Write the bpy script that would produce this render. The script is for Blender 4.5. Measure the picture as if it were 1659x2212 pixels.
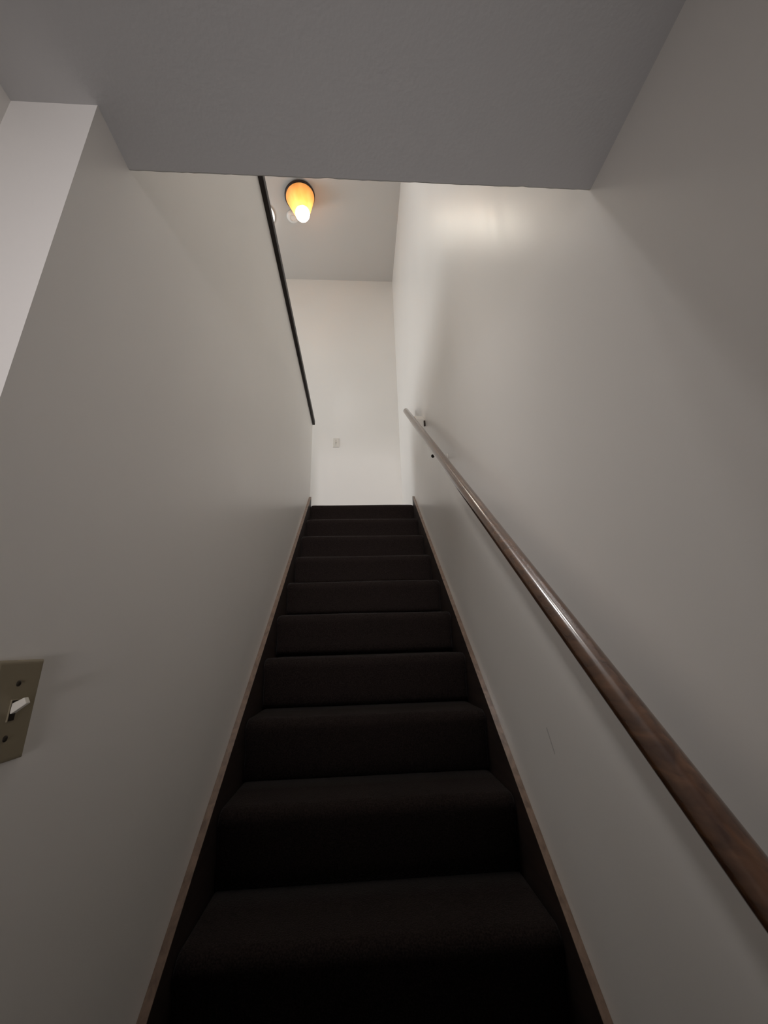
import bpy, bmesh, math, random
from mathutils import Vector, Matrix

random.seed(7)
scene = bpy.context.scene
for o in list(bpy.data.objects):
    bpy.data.objects.remove(o)
COL = scene.collection

# ------------------------------------------------------------------ measures
EYE = 1.4517                     # camera height above the hall floor
XL, XR = -0.4279, 0.4721         # stairwell wall faces
XHL = -0.564                     # hall left wall face
Y_JAMB = 0.424                   # end face of the left partition
Y_HEAD = 0.5206                  # edge of the hall ceiling over the stairs
Z_HALL = 2.311                   # hall ceiling
RISE, RUN, NSTEP = 0.1937, 0.2192, 13
Y_TOP, Z_LAND = 3.0962, 2.5692   # top nosing / landing
Y_KNEE = 3.19                    # end of the left knee wall
Y_BACK, Z_UP = 4.0521, 6.146     # back wall, upper ceiling
SLOPE = RISE / RUN
ZCAP = 3.385                     # underside of the dark cap board
X_ROOM = -2.8                    # far left wall of the upper room
Y_FRONT = -1.2                   # front wall of the upper room
Y_HALL = -3.2                    # far end of the hall behind the camera

# ------------------------------------------------------------------ camera
cam_d = bpy.data.cameras.new('camera')
cam_d.sensor_fit = 'HORIZONTAL'
cam_d.sensor_width = 36.0
cam_d.lens = 845.02 * 36.0 / 1659.0
cam_d.clip_start = 0.02
cam = bpy.data.objects.new('camera', cam_d)
COL.objects.link(cam)
R_ = Vector((0.99804619, -0.05560072, -0.02850211))
U_ = Vector((0.00921578, -0.32018583, 0.94730993))
F_ = Vector((0.06179708, 0.94572173, 0.31904785))
cam.matrix_world = Matrix(((R_.x, U_.x, -F_.x, 0), (R_.y, U_.y, -F_.y, 0), (R_.z, U_.z, -F_.z, EYE), (0, 0, 0, 1)))
scene.camera = cam

# ------------------------------------------------------------------ view, world, lights
vs = scene.view_settings
vs.view_transform = 'Standard'
vs.look = 'None'
vs.gamma = 1.0
vs.use_curve_mapping = False
vs.exposure = 0.0
scene.cycles.use_denoising = True
scene.cycles.max_bounces = 16
scene.cycles.diffuse_bounces = 10

world = bpy.data.worlds.new('world')
scene.world = world
world.use_nodes = True
bg = world.node_tree.nodes['Background']
bg.inputs[0].default_value = (0.75, 0.85, 1.0, 1)
bg.inputs[1].default_value = 0.05


def area(name, loc, direction, sx, sy, power, color, spread=180):
    d = bpy.data.lights.new(name, 'AREA')
    d.shape = 'RECTANGLE'
    d.size, d.size_y = sx, sy
    d.energy = power
    d.color = color
    d.spread = math.radians(spread)
    o = bpy.data.objects.new(name, d)
    COL.objects.link(o)
    o.location = loc
    o.rotation_euler = Vector(direction).to_track_quat('-Z', 'Y').to_euler()
    return o


# daylight through the upper room's window (left of the landing)
area('window_daylight', (X_ROOM + 0.03, 3.3, 3.9), (1, 0, 0), 0.9, 1.6, 32, (0.95, 0.985, 1.0))
# unseen fill lights added above the stairwell to brighten its walls
area('stairwell_fill', (-0.3, 1.0, Z_UP - 0.05), (0, 0, -1), 0.3, 0.3, 19, (1.0, 0.96, 0.925))
area('upper_hall_fill', (-1.2, 1.5, Z_UP - 0.15), (1.67, -0.46, -3.95), 0.3, 0.3, 0.85, (1.0, 0.965, 0.94), 22)  # added narrow beam, fills the right stair wall
# daylight from the far end of the hall behind the camera, and a lamp on its left
area('hall_daylight', (0.0, -2.9, 1.0), (0.0, 4.5, 1.1), 0.5, 0.4, 2.35, (1.0, 0.945, 0.95), 30)
area('hall_lamp', (-0.3, -1.4, 1.4), (0.25, 2.6, 1.0), 0.4, 0.4, 0.14, (1.0, 0.91, 0.87), 50)


# ------------------------------------------------------------------ materials
def new_mat(name):
    m = bpy.data.materials.new(name)
    m.use_nodes = True
    nt = m.node_tree
    return m, nt, nt.nodes['Principled BSDF']


def paint(name, color, rough=0.42, streak=0.10, bump=0.05, spec=0.5):
    """brushed-out wall paint: orange peel bump, faint vertical roller streaks in the gloss"""
    m, nt, b = new_mat(name)
    N, Lk = nt.nodes, nt.links
    tc = N.new('ShaderNodeTexCoord')
    mp = N.new('ShaderNodeMapping')
    mp.inputs['Scale'].default_value = (6, 6, 0.7)
    Lk.new(tc.outputs['Object'], mp.inputs['Vector'])
    ns = N.new('ShaderNodeTexNoise')
    ns.inputs['Scale'].default_value = 2.2
    ns.inputs['Detail'].default_value = 3
    Lk.new(mp.outputs[0], ns.inputs['Vector'])
    mr = N.new('ShaderNodeMapRange')
    mr.inputs['From Min'].default_value = 0.3
    mr.inputs['From Max'].default_value = 0.7
    mr.inputs['To Min'].default_value = rough - streak
    mr.inputs['To Max'].default_value = rough + streak
    Lk.new(ns.outputs[0], mr.inputs['Value'])
    Lk.new(mr.outputs[0], b.inputs['Roughness'])
    n2 = N.new('ShaderNodeTexNoise')
    n2.inputs['Scale'].default_value = 1.3
    n2.inputs['Detail'].default_value = 2
    Lk.new(tc.outputs['Object'], n2.inputs['Vector'])
    mx = N.new('ShaderNodeMix')
    mx.data_type = 'RGBA'
    mx.inputs[6].default_value = tuple(c * 0.97 for c in color) + (1,)
    mx.inputs[7].default_value = tuple(min(1, c * 1.03) for c in color) + (1,)
    Lk.new(n2.outputs[0], mx.inputs[0])
    Lk.new(mx.outputs[2], b.inputs['Base Color'])
    n3 = N.new('ShaderNodeTexNoise')
    n3.inputs['Scale'].default_value = 160
    n3.inputs['Detail'].default_value = 2
    Lk.new(tc.outputs['Object'], n3.inputs['Vector'])
    bp = N.new('ShaderNodeBump')
    bp.inputs['Strength'].default_value = bump
    bp.inputs['Distance'].default_value = 0.004
    Lk.new(n3.outputs[0], bp.inputs['Height'])
    Lk.new(bp.outputs[0], b.inputs['Normal'])
    b.inputs['Specular IOR Level'].default_value = spec
    return m


M_WALL = paint('wall_paint', (0.895, 0.87, 0.835), 0.36, 0.03, 0.03)
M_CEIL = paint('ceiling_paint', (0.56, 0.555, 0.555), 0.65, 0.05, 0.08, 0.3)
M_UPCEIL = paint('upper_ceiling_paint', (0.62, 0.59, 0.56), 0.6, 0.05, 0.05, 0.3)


def add_scuff(m, a, b_, width):
    """one short dark scuff line on the painted wall, between two points in object space"""
    nt = m.node_tree
    N, Lk = nt.nodes, nt.links
    bsdf = N['Principled BSDF']
    src = bsdf.inputs['Base Color'].links[0].from_socket
    tc = N.new('ShaderNodeTexCoord')
    a, b_ = Vector(a), Vector(b_)
    ab = b_ - a
    sub = N.new('ShaderNodeVectorMath'); sub.operation = 'SUBTRACT'
    sub.inputs[1].default_value = a
    Lk.new(tc.outputs['Object'], sub.inputs[0])
    dt = N.new('ShaderNodeVectorMath'); dt.operation = 'DOT_PRODUCT'
    dt.inputs[1].default_value = ab / ab.length_squared
    Lk.new(sub.outputs[0], dt.inputs[0])
    cl = N.new('ShaderNodeClamp')
    Lk.new(dt.outputs['Value'], cl.inputs[0])
    sc = N.new('ShaderNodeVectorMath'); sc.operation = 'SCALE'
    sc.inputs[0].default_value = ab
    Lk.new(cl.outputs[0], sc.inputs['Scale'])
    ds = N.new('ShaderNodeVectorMath'); ds.operation = 'DISTANCE'
    Lk.new(sub.outputs[0], ds.inputs[0]); Lk.new(sc.outputs[0], ds.inputs[1])
    mr = N.new('ShaderNodeMapRange')
    mr.inputs['From Min'].default_value = width * 0.3
    mr.inputs['From Max'].default_value = width
    mr.inputs['To Min'].default_value = 0.45
    mr.inputs['To Max'].default_value = 0.0
    Lk.new(ds.outputs['Value'], mr.inputs['Value'])
    mx = N.new('ShaderNodeMix'); mx.data_type = 'RGBA'
    mx.inputs[7].default_value = (0.20, 0.19, 0.18, 1)
    Lk.new(mr.outputs[0], mx.inputs[0])
    Lk.new(src, mx.inputs[6])
    Lk.new(mx.outputs[2], bsdf.inputs['Base Color'])


M_RWALL = paint('right_wall_paint', (0.895, 0.87, 0.84), 0.34, 0.03, 0.03)
add_scuff(M_RWALL, (XR, 1.100, 1.235), (XR, 1.075, 1.185), 0.0035)


def wood(name, dark, light, rough, axis_rot, scale=1.0, coat=0.3):
    m, nt, b = new_mat(name)
    N, Lk = nt.nodes, nt.links
    tc = N.new('ShaderNodeTexCoord')
    mp = N.new('ShaderNodeMapping')
    mp.inputs['Rotation'].default_value = axis_rot
    mp.inputs['Scale'].default_value = (18 * scale, 1.2 * scale, 18 * scale)
    Lk.new(tc.outputs['Object'], mp.inputs['Vector'])
    ns = N.new('ShaderNodeTexNoise')
    ns.inputs['Scale'].default_value = 3.0
    ns.inputs['Detail'].default_value = 6
    ns.inputs['Distortion'].default_value = 0.6
    Lk.new(mp.outputs[0], ns.inputs['Vector'])
    cr = N.new('ShaderNodeValToRGB')
    cr.color_ramp.elements[0].position = 0.32
    cr.color_ramp.elements[0].color = dark + (1,)
    cr.color_ramp.elements[1].position = 0.70
    cr.color_ramp.elements[1].color = light + (1,)
    Lk.new(ns.outputs[0], cr.inputs[0])
    Lk.new(cr.outputs[0], b.inputs['Base Color'])
    b.inputs['Roughness'].default_value = rough
    b.inputs['Coat Weight'].default_value = coat
    b.inputs['Coat Roughness'].default_value = 0.1
    return m


M_RAIL = wood('stained_rail_wood', (0.050, 0.022, 0.012), (0.125, 0.058, 0.028), 0.27, (0, 0, 0), 1.0, 0.7)
M_SKIRT = wood('dark_skirt_wood', (0.016, 0.009, 0.007), (0.034, 0.020, 0.015), 0.6, (0, 0, 0), 1.0, 0.0)
M_SKIRT_TOP = wood('brown_skirt_edge_wood', (0.15, 0.098, 0.070), (0.27, 0.185, 0.135), 0.32, (0, 0, 0), 1.0, 0.5)  # paler brown than the board face below it
M_LOW_BOUNCE = wood('low_bounce_wood', (0.05, 0.032, 0.02), (0.10, 0.065, 0.042), 0.45, (math.pi / 2, 0, 0), 0.5, 0.1)  # made-up dark finish for unseen hall walls, keeps bounced light low
M_CAP = wood('dark_cap_wood', (0.010, 0.006, 0.005), (0.022, 0.012, 0.010), 0.5, (0, 0, 0), 1.0, 0.0)


def carpet_mat():
    m, nt, b = new_mat('dark_brown_carpet')
    N, Lk = nt.nodes, nt.links
    tc = N.new('ShaderNodeTexCoord')
    ns = N.new('ShaderNodeTexNoise')
    ns.inputs['Scale'].default_value = 260
    ns.inputs['Detail'].default_value = 3
    Lk.new(tc.outputs['Object'], ns.inputs['Vector'])
    cr = N.new('ShaderNodeValToRGB')
    cr.color_ramp.elements[0].position = 0.35
    cr.color_ramp.elements[0].color = (0.0125, 0.0092, 0.0080, 1)
    cr.color_ramp.elements[1].position = 0.70
    cr.color_ramp.elements[1].color = (0.030, 0.022, 0.020, 1)
    Lk.new(ns.outputs[0], cr.inputs[0])
    Lk.new(cr.outputs[0], b.inputs['Base Color'])
    b.inputs['Roughness'].default_value = 1.0
    b.inputs['Specular IOR Level'].default_value = 0.05
    b.inputs['Sheen Weight'].default_value = 0.10
    b.inputs['Sheen Roughness'].default_value = 0.35
    bp = N.new('ShaderNodeBump')
    bp.inputs['Strength'].default_value = 0.6
    bp.inputs['Distance'].default_value = 0.004
    Lk.new(ns.outputs[0], bp.inputs['Height'])
    Lk.new(bp.outputs[0], b.inputs['Normal'])
    return m


M_CARPET = carpet_mat()


def plain(name, color, rough=0.5, metal=0.0, spec=0.5):
    """plain moulded or metal finish with faint surface mottling"""
    m, nt, b = new_mat(name)
    N, Lk = nt.nodes, nt.links
    tc = N.new('ShaderNodeTexCoord')
    ns = N.new('ShaderNodeTexNoise')
    ns.inputs['Scale'].default_value = 40
    Lk.new(tc.outputs['Object'], ns.inputs['Vector'])
    mx = N.new('ShaderNodeMix')
    mx.data_type = 'RGBA'
    mx.inputs[6].default_value = tuple(c * 0.94 for c in color) + (1,)
    mx.inputs[7].default_value = tuple(min(1, c * 1.06) for c in color) + (1,)
    Lk.new(ns.outputs[0], mx.inputs[0])
    Lk.new(mx.outputs[2], b.inputs['Base Color'])
    b.inputs['Roughness'].default_value = rough
    b.inputs['Metallic'].default_value = metal
    b.inputs['Specular IOR Level'].default_value = spec
    return m


M_IVORY = plain('aged_ivory_plastic', (0.29, 0.245, 0.165), 0.55)
M_LEVER = plain('white_lever_plastic', (0.80, 0.76, 0.68), 0.35)
M_WPLATE = plain('white_plastic', (0.78, 0.74, 0.68), 0.4)
M_SCREW = plain('dark_screw_metal', (0.035, 0.028, 0.02), 0.5, 0.6)
M_BRACKET = plain('bracket_dark_metal', (0.045, 0.035, 0.03), 0.4, 0.7)
M_BWHITE = plain('bracket_painted_block', (0.68, 0.65, 0.60), 0.5)
M_RIM = plain('lamp_dark_rim', (0.030, 0.012, 0.008), 0.5)
M_WHITE = plain('ceiling_disc_white', (0.85, 0.84, 0.82), 0.4)


def shade_mat():
    m, nt, b = new_mat('amber_shade')
    N, Lk = nt.nodes, nt.links
    out = N['Material Output']
    tc = N.new('ShaderNodeTexCoord')
    mp = N.new('ShaderNodeMapping')
    mp.inputs['Scale'].default_value = (1, 1, 0.12)
    Lk.new(tc.outputs['Object'], mp.inputs['Vector'])
    ns = N.new('ShaderNodeTexNoise')
    ns.inputs['Scale'].default_value = 14
    ns.inputs['Detail'].default_value = 2
    Lk.new(mp.outputs[0], ns.inputs['Vector'])
    cr = N.new('ShaderNodeValToRGB')
    cr.color_ramp.elements[0].position = 0.3
    cr.color_ramp.elements[0].color = (0.90, 0.62, 0.30, 1)
    cr.color_ramp.elements[1].position = 0.75
    cr.color_ramp.elements[1].color = (0.96, 0.76, 0.44, 1)
    Lk.new(ns.outputs[0], cr.inputs[0])
    tr = N.new('ShaderNodeBsdfTranslucent')
    Lk.new(cr.outputs[0], tr.inputs['Color'])
    Lk.new(cr.outputs[0], b.inputs['Base Color'])
    b.inputs['Roughness'].default_value = 0.4
    mix = N.new('ShaderNodeMixShader')
    mix.inputs[0].default_value = 0.6
    Lk.new(b.outputs[0], mix.inputs[1])
    Lk.new(tr.outputs[0], mix.inputs[2])
    Lk.new(mix.outputs[0], out.inputs['Surface'])
    return m


def emit(name, color, strength):
    m, nt, b = new_mat(name)
    b.inputs['Base Color'].default_value = (0.9, 0.9, 0.88, 1)
    b.inputs['Emission Color'].default_value = color + (1,)
    b.inputs['Emission Strength'].default_value = strength
    return m


M_SHADE = shade_mat()
M_DIFFUSER = emit('lit_diffuser', (1.0, 0.97, 0.93), 1.6)
M_BULB = emit('glowing_bulb', (1.0, 0.92, 0.80), 9.0)


# ------------------------------------------------------------------ mesh helpers
def link(name, bm, mat, parent=None, smooth=False, loc=None):
    bmesh.ops.recalc_face_normals(bm, faces=bm.faces)
    me = bpy.data.meshes.new(name)
    bm.to_mesh(me)
    bm.free()
    for p in me.polygons:
        p.use_smooth = smooth
    me.materials.append(mat)
    o = bpy.data.objects.new(name, me)
    COL.objects.link(o)
    if parent is not None:
        o.parent = parent
    if loc is not None:
        o.location = loc
    return o


def box(bm, x0, x1, y0, y1, z0, z1):
    r = bmesh.ops.create_cube(bm, size=1.0)
    for v in r['verts']:
        v.co = Vector(((x0 + x1) / 2 + v.co.x * (x1 - x0), (y0 + y1) / 2 + v.co.y * (y1 - y0), (z0 + z1) / 2 + v.co.z * (z1 - z0)))
    return r['verts']


def bevel(bm, w, seg=2):
    bmesh.ops.bevel(bm, geom=list(bm.edges), offset=w, segments=seg, affect='EDGES', profile=0.5)


def prism_yz(bm, pts, x0, x1):
    """extrude a yz outline from x0 to x1"""
    a = [bm.verts.new((x0, y, z)) for y, z in pts]
    b = [bm.verts.new((x1, y, z)) for y, z in pts]
    bm.faces.new(a)
    bm.faces.new(b[::-1])
    n = len(pts)
    for i in range(n):
        bm.faces.new((a[i], b[i], b[(i + 1) % n], a[(i + 1) % n]))


def tube(bm, path, radii, seg=24, cap=True):
    """round tube through points with a radius per point"""
    rings = []
    n = len(path)
    up = Vector((0, 0, 1))
    for i, p in enumerate(path):
        p = Vector(p)
        t = (Vector(path[min(i + 1, n - 1)]) - Vector(path[max(i - 1, 0)])).normalized()
        s = t.cross(up)
        if s.length < 1e-3:
            s = t.cross(Vector((0, 1, 0)))
        s.normalize()
        w = s.cross(t).normalized()
        r = radii[i] if isinstance(radii, (list, tuple)) else radii
        rings.append([bm.verts.new(p + (s * math.cos(2 * math.pi * k / seg) + w * math.sin(2 * math.pi * k / seg)) * r) for k in range(seg)])
    for a, b in zip(rings, rings[1:]):
        for k in range(seg):
            bm.faces.new((a[k], a[(k + 1) % seg], b[(k + 1) % seg], b[k]))
    if cap:
        bm.faces.new(rings[0][::-1])
        bm.faces.new(rings[-1])


def lathe(bm, prof, seg=48, close=False):
    """revolve (r, z) points about z"""
    rings = []
    for r, z in prof:
        if r < 1e-5:
            rings.append([bm.verts.new((0, 0, z))])
        else:
            rings.append([bm.verts.new((r * math.cos(2 * math.pi * k / seg), r * math.sin(2 * math.pi * k / seg), z)) for k in range(seg)])
    pairs = list(zip(rings, rings[1:]))
    if close:
        pairs.append((rings[-1], rings[0]))
    for a, b in pairs:
        for k in range(seg):
            k2 = (k + 1) % seg
            if len(a) == 1 and len(b) == 1:
                continue
            if len(a) == 1:
                bm.faces.new((a[0], b[k2], b[k]))
            elif len(b) == 1:
                bm.faces.new((a[k], a[k2], b[0]))
            else:
                bm.faces.new((a[k], a[k2], b[k2], b[k]))


def structure(name, bm, mat, smooth=False):
    o = link(name, bm, mat, None, smooth)
    o['kind'] = 'structure'
    return o


def thing(name, label, cat, loc=(0, 0, 0), group=None):
    o = bpy.data.objects.new(name, None)
    COL.objects.link(o)
    o.empty_display_size = 0.1
    o.location = loc
    o['label'] = label
    o['category'] = cat
    if group:
        o['group'] = group
    return o


# ------------------------------------------------------------------ the setting
bm = bmesh.new()
box(bm, XHL - 0.12, XR + 0.12, Y_HALL - 0.1, Y_TOP + 0.2, -0.12, 0.0)
structure('floor', bm, M_CARPET)

# left partition: full height below the hall ceiling, knee wall above
bm = bmesh.new()
box(bm, XHL, XL, Y_JAMB, Y_KNEE, 0, ZCAP)
structure('wall_left', bm, M_WALL)

bm = bmesh.new()
box(bm, XHL - 0.12, XHL, -0.5, Y_JAMB + 0.05, 0, Z_HALL + 0.3)
structure('wall_hall_left', bm, M_WALL)
# unseen hall walls behind the camera, dark tone added to cut bounced light
bm = bmesh.new()
box(bm, XHL - 0.12, XHL, Y_HALL, -0.5, 0, Z_HALL + 0.3)
structure('wall_low_bounce_left', bm, M_LOW_BOUNCE)
bm = bmesh.new()
box(bm, XR, XR + 0.12, Y_HALL, -0.5, 0, Z_HALL + 0.3)
structure('wall_low_bounce_right', bm, M_LOW_BOUNCE)

bm = bmesh.new()
box(bm, XR, XR + 0.12, -0.5, Y_BACK, 0, Z_UP)
structure('wall_right', bm, M_RWALL)

bm = bmesh.new()
box(bm, X_ROOM - 0.1, XR + 0.12, Y_BACK, Y_BACK + 0.12, Z_HALL, Z_UP)
structure('wall_back', bm, M_WALL)

# hall ceiling with its slightly ragged plaster edge over the stairs
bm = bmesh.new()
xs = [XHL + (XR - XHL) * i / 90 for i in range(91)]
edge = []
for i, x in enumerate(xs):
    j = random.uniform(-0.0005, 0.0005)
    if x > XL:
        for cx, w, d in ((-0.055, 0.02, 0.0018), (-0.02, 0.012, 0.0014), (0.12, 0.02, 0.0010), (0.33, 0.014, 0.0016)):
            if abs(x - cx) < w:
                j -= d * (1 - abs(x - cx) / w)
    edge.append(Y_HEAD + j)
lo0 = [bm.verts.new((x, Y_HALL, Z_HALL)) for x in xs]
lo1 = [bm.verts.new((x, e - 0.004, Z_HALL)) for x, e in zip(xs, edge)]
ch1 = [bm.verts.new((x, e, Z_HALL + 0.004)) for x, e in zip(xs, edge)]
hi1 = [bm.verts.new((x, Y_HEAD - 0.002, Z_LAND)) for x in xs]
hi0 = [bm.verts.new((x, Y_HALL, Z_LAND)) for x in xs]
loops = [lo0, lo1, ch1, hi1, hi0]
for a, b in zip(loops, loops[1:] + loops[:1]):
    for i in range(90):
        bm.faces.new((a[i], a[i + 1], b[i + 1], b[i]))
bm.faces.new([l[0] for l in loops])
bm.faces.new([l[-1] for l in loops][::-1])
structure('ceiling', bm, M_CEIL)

bm = bmesh.new()
box(bm, X_ROOM - 0.1, XR + 0.12, Y_FRONT - 0.1, Y_BACK + 0.12, Z_UP, Z_UP + 0.1)
structure('ceiling_upper', bm, M_UPCEIL)

# upper floor: left of the knee wall, and the landing
bm = bmesh.new()
box(bm, X_ROOM, XHL - 0.001, Y_FRONT, Y_KNEE, Z_HALL + 0.1, Z_LAND)
box(bm, X_ROOM, XR, Y_KNEE, Y_BACK, Z_HALL + 0.1, Z_LAND)
box(bm, XL + 0.02, XR - 0.02, Y_TOP + 0.06, Y_KNEE, Z_HALL + 0.1, Z_LAND - 0.004)
structure('floor_upper', bm, M_CARPET)

# upper room walls (out of the frame, they carry the daylight)
bm = bmesh.new()
wy0, wy1, wz0, wz1 = 2.85, 3.75, 3.1, 4.7
for a in ((Y_FRONT, wy0, Z_LAND, Z_UP), (wy1, Y_BACK, Z_LAND, Z_UP), (wy0, wy1, Z_LAND, wz0), (wy0, wy1, wz1, Z_UP)):
    box(bm, X_ROOM - 0.12, X_ROOM, *a)
structure('wall_upper_left', bm, M_WALL)
bm = bmesh.new()
for a in ((wy0, wy1, wz0, wz0 + 0.05), (wy0, wy1, wz1 - 0.05, wz1), (wy0, wy0 + 0.05, wz0 + 0.05, wz1 - 0.05), (wy1 - 0.05, wy1, wz0 + 0.05, wz1 - 0.05)):
    box(bm, X_ROOM - 0.09, X_ROOM - 0.03, *a)
structure('window_1', bm, M_WHITE)
bm = bmesh.new()
box(bm, X_ROOM, XR + 0.12, Y_FRONT - 0.12, Y_FRONT, Z_LAND, Z_UP)
box(bm, XR, XR + 0.12, Y_FRONT, -0.5, Z_LAND, Z_UP)
structure('wall_upper_front', bm, M_WALL)
bm = bmesh.new()
box(bm, XHL - 0.12, XR + 0.12, Y_HALL - 0.12, Y_HALL, 0, Z_LAND)
structure('wall_hall_end', bm, M_LOW_BOUNCE)  # same added dark finish against bounced light

# dark cap board on the knee wall, overhanging the stair side
bm = bmesh.new()
box(bm, XHL - 0.02, XL + 0.022, Y_HEAD - 0.3, Y_KNEE + 0.010, ZCAP, ZCAP + 0.042)
bevel(bm, 0.004, 2)
structure('trim_1', bm, M_CAP)

# ------------------------------------------------------------------ staircase
stairs = thing('staircase', 'steep straight staircase in dark brown carpet between two brown wooden skirt boards', 'staircase', (0, Y_TOP - 12 * RUN, 0))
SK = 0.0191
ox, oy, oz = stairs.location


def step_mesh(k):
    """one carpeted step: riser below, rounded nosing, tread running back; ends rolled down beside the skirts"""
    yn = Y_TOP - k * RUN             # nosing front
    zt = Z_LAND - k * RISE           # tread top
    z0 = zt - RISE if k < 12 else 0.0
    r = 0.033
    prof = [(yn + 0.022, max(z0, 0.0)), (yn + 0.020, z0 + 0.05), (yn + 0.018, zt - 0.105), (yn + 0.011, zt - 0.072)]
    for i in range(9):
        a = math.radians(-20 + i * 110 / 8)
        prof.append((yn + r - r * math.cos(a), zt - r + r * math.sin(a)))
    back = 0.5 if k == 0 else RUN + 0.03
    prof += [(yn + 0.07, zt), (yn + back * 0.6, zt - 0.001), (yn + back, zt - 0.001)]
    x0, x1 = XL + SK + 0.001, XR - SK - 0.001
    n = 40
    bm = bmesh.new()
    rows = []
    # offsets: distance from either side, squeezed inwards over the last 4 cm
    xs = [0, .003, .007, .012, .018, .026, .036, .05]
    xs = [x0 + d for d in xs] + [x0 + 0.05 + (x1 - x0 - 0.1) * i / 12 for i in range(1, 12)] + [x1 - d for d in reversed(xs)]
    for x in xs:
        d = min(x - x0, x1 - x)
        q = max(0.0, 1 - d / 0.026)
        off = 0.010 * (1 - math.sqrt(max(0, 1 - q * q)))
        wob = 0.0012 * math.sin(7 * x + k * 1.7)
        row = []
        for j, (y, z) in enumerate(prof):
            if j < 4:
                row.append((x, y + off, z))
            elif j < 13:
                row.append((x, y + off * 0.8, z - off * 0.8 + wob))
            else:
                row.append((x, y, z - off * 0.9 + (wob if j == 13 else 0)))
        rows.append([bm.verts.new(Vector(c) - Vector((ox, oy, oz))) for c in row])
    for a, b in zip(rows, rows[1:]):
        for j in range(len(prof) - 1):
            bm.faces.new((a[j], a[j + 1], b[j + 1], b[j]))
    # close underneath and behind
    yb, zb = yn + back, max(z0, 0.0)
    lo = [[bm.verts.new(Vector((x, y, zb)) - Vector((ox, oy, oz))) for y in (yb,)] for x in xs]
    for i in range(len(xs) - 1):
        bm.faces.new((rows[i][-1], lo[i][0], lo[i + 1][0], rows[i + 1][-1]))
        bm.faces.new((lo[i][0], rows[i][0], rows[i + 1][0], lo[i + 1][0]))
    for i in (0, -1):
        bm.faces.new(rows[i] + [lo[i][0]])
    return bm


for k in range(NSTEP):
    link('step', step_mesh(k), M_CARPET, stairs, True)

# solid timber body under the carpet
bm = bmesh.new()
pts = [(Y_TOP - 12 * RUN + 0.05, 0.0)]
for k in range(12, -1, -1):
    yn, zt = Y_TOP - k * RUN + 0.052, Z_LAND - k * RISE - 0.03
    pts += [(yn, zt), (yn + RUN, zt)]
pts.append((pts[-1][0], 0.0))
prism_yz(bm, [(y - oy, z - oz) for y, z in pts], XL + 0.001 - ox, XR - 0.001 - ox)
link('stair_body', bm, M_CARPET, stairs)

# skirt boards: sloping top edge 10 cm above the nosing line, plumb cut at the head
S0 = EYE - 1.5733                     # height of the board's top edge at y = 0


def skirt(x0, x1):
    top = lambda y: S0 + 0.8837 * y
    ye = Y_TOP + 0.034
    bm = bmesh.new()
    pts = [(0.44, 0.0), (0.44, top(0.44))]
    n = 40
    for i in range(1, n + 1):
        y = 0.44 + (ye - 0.44) * i / n
        pts.append((y, top(y)))
    pts += [(ye, Z_LAND - 0.20), (0.72, 0.0)]
    prism_yz(bm, [(y - oy, z - oz) for y, z in pts], x0 - ox, x1 - ox)
    return bm




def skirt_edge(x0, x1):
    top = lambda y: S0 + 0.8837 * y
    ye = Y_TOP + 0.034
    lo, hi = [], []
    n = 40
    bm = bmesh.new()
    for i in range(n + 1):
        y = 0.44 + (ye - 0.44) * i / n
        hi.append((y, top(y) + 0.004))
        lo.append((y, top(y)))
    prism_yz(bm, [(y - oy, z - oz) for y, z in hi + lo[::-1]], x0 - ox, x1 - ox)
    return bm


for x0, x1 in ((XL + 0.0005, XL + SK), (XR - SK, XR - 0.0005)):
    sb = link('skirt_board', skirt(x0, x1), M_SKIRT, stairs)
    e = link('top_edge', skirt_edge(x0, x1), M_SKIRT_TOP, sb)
    e['label'] = 'lighter brown top edge'

# ------------------------------------------------------------------ handrail
RX = 0.3971
ZR = lambda y: EYE - 0.653 + 0.8837 * y
rail = thing('handrail', 'round stained wooden handrail sloping up the right wall beside the stairs', 'handrail', (RX, 0, ZR(0)))
ro = Vector(rail.location)


def P(x, y, z):
    return Vector((x, y, z)) - ro


bm = bmesh.new()
y0, y1, rr = -0.25, 2.84, 0.0225
path, rad = [], []
N_ = 40
for i in range(N_ + 1):
    y = y0 + (y1 - y0) * i / N_
    path.append(P(RX, y, ZR(y)))
    rad.append(rr)
d = (path[-1] - path[-2]).normalized()
for s, f in ((0.008, 0.93), (0.013, 0.75), (0.016, 0.45)):      # rounded end
    path.append(path[N_] + d * s)
    rad.append(rr * f)
path = [path[0] - d * 0.016, path[0] - d * 0.010] + path
rad = [rr * 0.45, rr * 0.82] + rad
tube(bm, path, rad, 32)
link('rail', bm, M_RAIL, rail, True)


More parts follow.
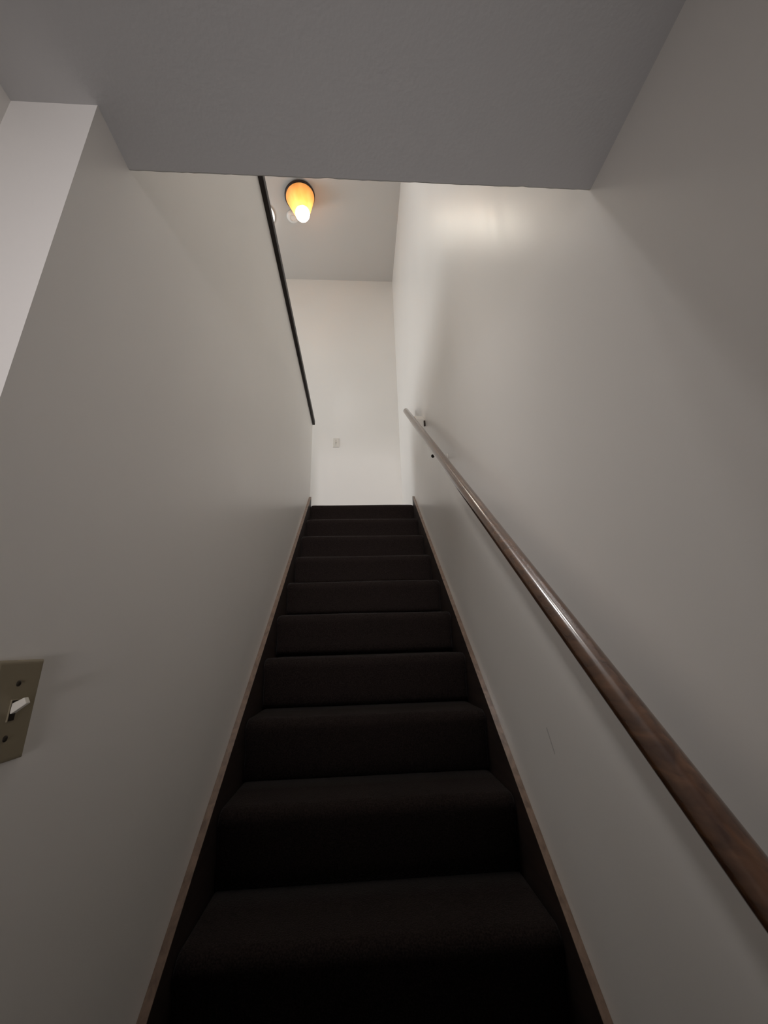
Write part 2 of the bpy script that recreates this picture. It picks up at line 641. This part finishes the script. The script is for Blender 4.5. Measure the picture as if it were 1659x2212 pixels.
def bracket(y, white=False):
    z = ZR(y)
    bm = bmesh.new()                  # curved arm from the wall plate to the underside of the rail
    pts = [P(XR - 0.004, y, z - 0.062), P(XR - 0.025, y, z - 0.064), P(RX + 0.028, y, z - 0.060), P(RX + 0.008, y, z - 0.050), P(RX, y, z - 0.034), P(RX, y, z - 0.024)]
    tube(bm, pts, [0.0065, 0.006, 0.006, 0.007, 0.008, 0.009], 14)
    arm = link('bracket', bm, M_BWHITE, rail, True)
    bm = bmesh.new()
    lathe(bm, [(0, 0), (0.019, 0), (0.019, 0.003), (0.013, 0.007), (0, 0.008)], 24)
    pl = link('wall_plate', bm, M_BWHITE, arm, True)
    pl.location = P(XR - 0.0005, y, z - 0.062)
    pl.rotation_euler = (0, -math.pi / 2, 0)
    bm = bmesh.new()                  # dark screw head in the bracket's elbow
    bmesh.ops.create_uvsphere(bm, u_segments=16, v_segments=10, radius=0.0095)
    kn = link('screw', bm, M_SCREW, arm, True)
    kn.location = P(RX - 0.003, y, z - 0.057)
    bm = bmesh.new()                  # saddle strap under the rail, along its slope
    sl = Vector((0, 1, 0.8837)).normalized()
    nv = Vector((0, -0.8837, 1)).normalized()
    c = P(RX, y, z)
    for sgn in (0,):
        vs_ = box(bm, -0.008, 0.008, -0.03, 0.03, -0.0262, -0.0218)
        for v in vs_:
            v.co = c + Vector((v.co.x, 0, 0)) + sl * v.co.y + nv * v.co.z
    link('saddle', bm, M_BRACKET, arm)


for y in (0.12, 1.875):
    bracket(y)
# white-painted mounting block high on the rail, with its dark fixing
bm = bmesh.new()
yb_ = 2.47
box(bm, RX + 0.012, XR - 0.0005, yb_ - 0.05, yb_ + 0.05, ZR(yb_) - 0.03, ZR(yb_) + 0.03)
for v in bm.verts:
    v.co.z += (v.co.y - yb_) * 0.8837
    v.co -= ro
bevel(bm, 0.003, 2)
blk = link('mounting_block', bm, M_BWHITE, rail)
blk['label'] = 'white painted mounting block'
bm = bmesh.new()
box(bm, XR - 0.012, XR - 0.0005, yb_ - 0.060, yb_ - 0.051, ZR(yb_) - 0.075, ZR(yb_) - 0.03)
for v in bm.verts:
    v.co -= ro
bevel(bm, 0.002, 1)
link('fixing_clip', bm, M_BRACKET, blk)


# ------------------------------------------------------------------ light switches
def toggle_switch(name, label, loc, rot, plate_mat, lever_mat, screw_mat, lever_up=True):
    """toggle light switch: local x = right, y = up, z = out of the wall"""
    t = thing(name, label, 'light switch', loc)
    t.rotation_euler = rot
    w, h, dp = 0.0715, 0.115, 0.006
    bm = bmesh.new()
    n = 1
    box(bm, -w / 2, w / 2, -h / 2, h / 2, 0, dp)
    top = [e for e in bm.edges if all(abs(v.co.z - dp) < 1e-6 for v in e.verts)]
    bmesh.ops.bevel(bm, geom=top, offset=0.0045, segments=4, affect='EDGES', profile=0.5)
    vert = [e for e in bm.edges if abs(e.verts[0].co.z - e.verts[1].co.z) > 1e-4 and all(v.co.z < 0.004 for v in e.verts)]
    link('plate', bm, plate_mat, t)
    bm = bmesh.new()
    box(bm, -0.0055, 0.0055, -0.0125, 0.0125, dp - 0.001, dp + 0.0012)
    bevel(bm, 0.0008, 1)
    link('toggle_collar', bm, plate_mat, t)
    bm = bmesh.new()
    box(bm, -0.0042, 0.0042, -0.0112, 0.0112, dp - 0.001, dp + 0.0016)
    link('toggle_slot', bm, screw_mat, t)
    bm = bmesh.new()
    vs_ = box(bm, -0.0042, 0.0042, -0.0055, 0.0055, 0, 0.019)
    for v in vs_:
        if v.co.z > 0.01:
            v.co.x *= 0.82
            v.co.y *= 0.72
    bmesh.ops.rotate(bm, verts=bm.verts, cent=(0, 0, 0), matrix=Matrix.Rotation(math.radians(-32 if lever_up else 32), 3, 'X'))
    bmesh.ops.translate(bm, verts=bm.verts, vec=(0, 0.001 if lever_up else -0.001, dp - 0.001))
    bevel(bm, 0.0009, 2)
    link('toggle_lever', bm, lever_mat, t)
    for y in (0.0302, -0.0302):
        bm = bmesh.new()
        lathe(bm, [(0, 0), (0.0036, 0), (0.0034, 0.0010), (0.002, 0.0018), (0, 0.0020)], 16)
        s = link('screw', bm, screw_mat, t, True)
        s.location = (0, y, dp - 0.0004)
    return t


toggle_switch('light_switch', 'aged ivory light switch with white lever on the left wall near the stair foot',
              (XL, 0.549, 1.388), (math.pi / 2, 0, math.pi / 2), M_IVORY, M_LEVER, M_SCREW, True)
toggle_switch('light_switch', 'small white light switch high on the back wall above the top step',
              (-0.268, Y_BACK, 3.668), (math.pi / 2, 0, 0), M_WPLATE, M_LEVER, M_SCREW, True)

# ------------------------------------------------------------------ ceiling lamp
lamp = thing('ceiling_lamp', 'amber cone ceiling lamp with dark rim and glowing round bulb at its tip', 'lamp', (-0.625, 3.005, Z_UP))
TILT = (math.radians(3), math.radians(-8), 0)
bm = bmesh.new()
lathe(bm, [(0.0, 0.0), (0.160, 0.0), (0.166, -0.006), (0.166, -0.020), (0.158, -0.026), (0.0, -0.026)], 64)
link('base_rim', bm, M_RIM, lamp, True)
bm = bmesh.new()
prof = [(0.152, -0.025), (0.153, -0.034), (0.149, -0.046), (0.126, -0.12), (0.103, -0.19), (0.083, -0.25),
        (0.079, -0.25), (0.099, -0.19), (0.122, -0.12), (0.145, -0.046), (0.149, -0.034), (0.148, -0.025)]
lathe(bm, prof, 72, close=True)
for v in bm.verts:                       # soft vertical flutes
    a = math.atan2(v.co.y, v.co.x)
    f = 1 + 0.016 * math.cos(9 * a) * min(1, max(0, (-v.co.z - 0.06) / 0.15))
    v.co.x *= f
    v.co.y *= f
sh = link('lamp_shade', bm, M_SHADE, lamp, True)
sh['label'] = 'glowing amber cone shade'
bm = bmesh.new()
bmesh.ops.create_uvsphere(bm, u_segments=40, v_segments=24, radius=0.076)
bl = link('bulb', bm, M_BULB, lamp, True)
bl.location = (0.0, 0, -0.265)
lamp.rotation_euler = TILT
pd = bpy.data.lights.new('lamp_glow', 'POINT')      # the lamp's own light, inside its shade
pd.energy = 1.5
pd.color = (1.0, 0.88, 0.70)
pd.shadow_soft_size = 0.05
po = bpy.data.objects.new('lamp_glow', pd)
COL.objects.link(po)
po.parent = lamp
po.location = (0, 0, -0.12)
# the bulb's beam down into the stairwell
area('lamp_beam', (-0.59, 2.98, Z_UP - 0.37), (1.09, -2.0, -3.9), 0.34, 0.34, 0.5, (1.0, 0.93, 0.80), 70)

# white round fitting on the ceiling behind the lamp
det = thing('ceiling_fitting', 'small white round ceiling fitting half hidden behind the amber lamp', 'ceiling fitting', (-0.735, 3.225, Z_UP))
bm = bmesh.new()
lathe(bm, [(0.0, 0.0), (0.072, 0.0), (0.072, -0.012), (0.066, -0.026), (0.050, -0.034), (0.0, -0.036)], 48)
link('housing', bm, M_WHITE, det, True)
bm = bmesh.new()
lathe(bm, [(0.030, -0.0345), (0.036, -0.0345), (0.036, -0.039), (0.030, -0.039)], 40, close=True)
link('ring', bm, M_WHITE, det, True)

# flush ceiling light of which only a sliver shows past the dark cap board
fl = thing('flush_ceiling_light', 'bright white flush ceiling light, only a sliver showing beside the dark cap board', 'lamp', (-1.10, 3.215, Z_UP))
bm = bmesh.new()
lathe(bm, [(0.0, 0.0), (0.160, 0.0), (0.160, -0.014), (0.150, -0.018), (0.0, -0.018)], 56)
link('base', bm, M_WHITE, fl, True)
bm = bmesh.new()
lathe(bm, [(0.156, -0.018), (0.150, -0.034), (0.125, -0.054), (0.08, -0.068), (0.0, -0.073)], 56)
link('diffuser', bm, M_DIFFUSER, fl, True)
